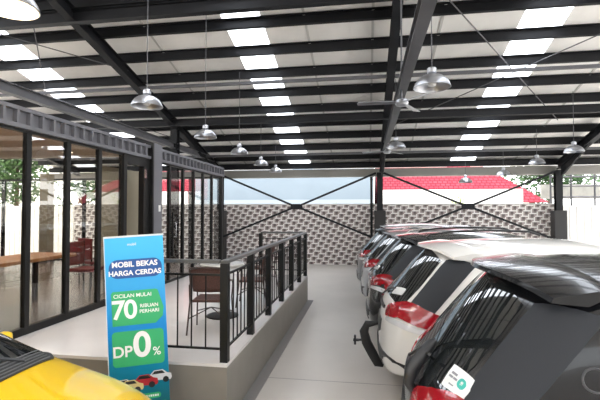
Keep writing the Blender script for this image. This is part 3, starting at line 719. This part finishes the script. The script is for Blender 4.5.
suv('suv', 'grey hatch-backed SUV, fifth in the row, nearer the patterned wall', greyp, -.30, 11.05, W=.84, H=-.04, hi=False)
suv('suv', 'pale silver car last in the row beside the middle column', silver, -.12, 13.05, W=.84, H=-.02, hi=False)

# yellow hatchback
yel = paint('yellow', (.86,.54,.0), .3)
tY = thing('hatchback', 'bright yellow hatchback, only its bonnet and windscreen edge showing bottom left', 'car', (-4.68, 1.95, .01))
body, bvY = car_body(rows_hatch(), yel, tY)
P = lambda pts, m, nm, **kw: patch(bvY, pts, m, nm, tY, **kw)
P([(1.90,-.50,1.41),(1.90,.50,1.41),(2.53,.62,1.0),(2.53,-.62,1.0)], glass_blk, 'windscreen', rnd=.06, n=(24,24))
cowl = P([(2.50,-.66,1.0),(2.50,.66,1.0),(2.60,.58,.99),(2.70,-.58,.98)], mat('cowl', (.035,.035,.037), .6), 'cowl_grille', n=(40,10), off=.012)
for i in range(5):
    x = 2.53+.028*i
    pts = [bvY.find_nearest(Vector((x+.05*(1-(j/12-1)**2)-.04, -.56+1.12*j/24, 1.02)))[0]+Vector((0,0,.018)) for j in range(25)]
    MB().tube(pts, .004, 5).build('grille_slat', mat('slat', (.14,.14,.145), .5), cowl)
MB().tube([bvY.find_nearest(Vector(p))[0]+Vector((0,0,.03)) for p in ((2.58,.35,1.0),(2.45,.2,1.05),(2.38,-.05,1.1),(2.36,-.3,1.1))], .010, 8).build('wiper', black_plastic, tY, smooth=True)
for q in (1,-1):
    G = (lambda c: c) if q == 1 else Mir
    P(G([(3.50,.36,.60),(3.30,.76,.60),(3.26,.75,.72),(3.47,.42,.72)]), lamp_clear, 'head_lamp', rnd=.3, off=.008)
    P(G([(1.0,.80,1.0),(1.9,.80,.98),(1.78,.66,1.34),(1.0,.65,1.40)]), glass_blk, 'side_window', rnd=.1)
    wheel(.72, q*.70, .30, tY); wheel(2.95, q*.70, .30, tY)
    MB().box(1.82, 1.92, min(q*.86,q*1.02), max(q*.86,q*1.02), .95, 1.07).build('wing_mirror', yel, tY, bevel=.03)
    MB().tube([(1.87,q*.78,.97),(1.87,q*.90,1.0)], .018, 8).build('mirror_arm', black_plastic, tY)

# ------------------------------------------------------------------ beyond the wall
redtile = rooftile_mat('red_tile', (.27,.05,.065), (.22,.035,.05))
def house(x0, x1, y0, label, zt=2.5, hip_r=True, hip_l=False, rise=2.9, run=3.5, par=None):
    t = thing('house', label, 'house', (x0, y0, 0)); L = x1-x0
    MB().box(.1, L-.7, .5, run*2-.5, 0, zt).build('wall', mat('house_white', (.85,.83,.78), .6), t)
    hr = run if hip_r else 0
    vv = [(0,0,zt-.05),(L,0,zt-.05),(L,run*2,zt-.05),(0,run*2,zt-.05),(0,run,zt+rise),(L-hr,run,zt+rise)]
    MB().add(vv, [(0,1,5,4),(1,2,5),(2,3,4,5),(3,0,4),(0,3,2,1)]).build('roof', redtile, t)
    MB().box(0, par if par else L, -.16, -.04, zt-.6, 3.07).build('parapet', mat('house_white', (.85,.83,.78), .6), t)
    return t
house(.55, 8.5, 21.3, 'white house under a red tiled hip roof behind the right part of the wall', par=6.75)
house(-13.0, -9.4, 21.3, 'white house with a red tiled roof seen through the far clear panes', hip_r=False)
bm_ = mat('blue_sheet', (.20,.245,.285), .5, noise=.08, nscale=.6)
t = thing('warehouse', 'large pale blue-grey metal building behind the patterned wall', 'building', (-9.1, 21.5, 0))
MB().box(0, 9.5, 0, 8, 0, 6.2).build('wall', bm_, t)
MB().add([(-.2,-.3,6.1),(9.5,-.3,6.1),(9.5,8.3,6.1),(-.2,8.3,6.1),(-.2,4,7.6),(9.5,4,7.6)], [(0,1,5,4),(2,3,4,5),(1,2,5),(3,0,4),(0,3,2,1)]).build('roof', bm_, t)
MB().box(0, 9.5, -.04, 0, 2.0, 2.62).build('base_flashing', mat('flashing', (.30,.34,.37), .5), t)
t = thing('street_lamp', 'slender grey street lamp curving up behind the left end of the wall', 'lamp', (-7.1, 19.5, 0))
MB().tube([(.25,0,0),(.25,0,2.4),(.2,0,3.1),(.0,0,3.6),(-.25,0,3.75)], .035, 8).build('pole', mat('lamp_pole', (.3,.33,.35), .5), t, smooth=True)
MB().lathe([(.03,0),(.16,.02),(.14,.08),(.03,.1)], 16, (-.4,0,3.72)).build('lamp_head', white, t, smooth=True)

struct(MB().box(-16, 16, -13.2, -13, 0, 5).build('wall_unseen_rear', mat('rear_wall', (.30,.28,.26), .8)))  # unseen wall added behind the camera to darken the car reflections
t = thing('sheet_fence', 'white sheet fence seen through the dark panes, left of the patterned wall', 'fence', (-22.2, 16.4, 0))
f_ = MB(); x = 0
while x < 10: f_.box(x, x+.12, 0, .03, 0, 2.25); f_.box(x+.12, x+.24, .03, .06, 0, 2.25); x += .24
f_.build('fence_sheet', mat('white_sheet', (.86,.85,.83), .5), t)
for x in (0, 2.5, 5, 7.5, 9.9): MB().box(x, x+.08, -.06, 0, 0, 2.3).build('fence_post', steel2, t)
# white sheet fence on the right, turning towards the camera
wf = mat('white_sheet', (.86,.85,.83), .5)
t = thing('sheet_fence', 'white corrugated sheet fence right of the end column', 'fence', (6.75, 16.4, 0))
f_ = MB(); x = 0
while x < 8: f_.box(x, x+.12, 0, .03, 0, 2.22); f_.box(x+.12, x+.24, .03, .06, 0, 2.22); x += .24
f_.build('fence_sheet', wf, t)
for x in (0, 2, 4, 6, 8): MB().box(x, x+.08, -.06, 0, 0, 2.3).build('fence_post', steel2, t)
t = thing('sheet_fence', 'white sheet fence along the far right side, mirrored in the dark panes', 'fence', (14.9, 2, 0))
f_ = MB(); y = 0
while y < 14.3: f_.box(0, .03, y, y+.12, 0, 2.22); f_.box(.03, .06, y+.12, y+.24, 0, 2.22); y += .24
f_.build('fence_sheet', wf, t)
# pipe frame above the fence
t = thing('pipe_rack', 'grey pipe frame above the white fence at the right edge', 'frame', (6.8, 16.9, 0))
for z in (2.55, 2.95, 3.3, 3.7): MB().tube([(0,0,z),(5,0,z)], .03, 8).build('rail', steel2, t, smooth=True)
for x in (0, .7, 1.5, 2.6, 3.8, 5): MB().tube([(x,0,0),(x,0,3.9)], .035, 8).build('upright', steel2, t, smooth=True)
MB().box(-.1, 5.2, .6, .66, 2.5, 3.05).build('louvre_panel', mat('louvre', (.42,.40,.36), .6, noise=.2, nscale=4), t)

# trees
def tree(x, y, h, r, label, c1, n=2600, leaf=.16, trunk=True, name='tree', z0=None):
    t = thing(name, label, 'tree' if name == 'tree' else 'plant', (x, y, 0)); m = MB()
    blobs = [(random.uniform(-.6,.6)*r, random.uniform(-.6,.6)*r, (z0 if z0 else h*.45)+random.random()*(h*.5), r*random.uniform(.4,.7)) for _ in range(9)]
    for i in range(n):
        bx, by, bz, br = random.choice(blobs)
        d = Vector((random.gauss(0,1), random.gauss(0,1), random.gauss(0,1))).normalized()*br*random.uniform(.6,1.05)
        p = Vector((bx,by,bz)) + d; a = Vector((random.gauss(0,1),random.gauss(0,1),random.gauss(0,.6))).normalized(); b = a.orthogonal().normalized()
        s_ = leaf*random.uniform(.6,1.2)
        m.add([p-a*s_*.5, p+b*s_*.25, p+a*s_*.5, p-b*s_*.25], [(0,1,2,3)])
    me = bpy.data.meshes.new('foliage'); me.from_pydata([tuple(v) for v in m.v], [], m.f); me.materials.append(c1)
    o = bpy.data.objects.new('foliage', me); COL.objects.link(o); o.parent = t
    if trunk: MB().tube([(0,0,0),(.05,0,h*.3),(0,.1,h*.6),(.1,0,h*.85)], [.16,.13,.09,.03], 8).build('trunk', mat('bark', (.11,.08,.06), .8), t, smooth=True)
    return t
g1 = mat('leaf_mid', (.05,.12,.03), .6, noise=.4, nscale=2); g2 = mat('leaf_yellow', (.22,.30,.05), .6, noise=.3, nscale=3)
tree(12.2, 30.5, 8.0, 3.2, 'green tree right of the red hip roof, behind the end column', g1, 6000, .4)
tree(15.5, 21.5, 6.0, 2.4, 'green tree behind the white sheet fence at the right edge', g1, 5000, .3)
tree(18.5, 16.0, 6.0, 2.4, 'green tree beyond the side fence, nearer the back corner', g1, 4000, .3)
tree(18.3, 10.0, 6.5, 2.4, 'green tree beyond the side fence, halfway along it', g1, 4000, .3)
tree(18.0, 4.4, 6.0, 2.4, 'green tree beyond the side fence, nearest the camera', g1, 4000, .3)
tree(-15.6, 22.5, 6.5, 2.2, 'green tree behind the white fence, left of the red roof in the clear panes', g1, 4000, .3)
tree(-21.0, 22.5, 6.5, 2.4, 'green tree seen through the leftmost dark panes above the white fence', g1, 4000, .3)
tree(4.0, 19.2, 3.0, .40, 'yellow-green shrub rising above the wall at the right brace crossing', g2, 500, .10, name='shrub')
tree(-1.15, 17.2, 2.35, .35, 'small yellow-green shrub tip peeking over the wall left of the column', g2, 400, .09, name='shrub')
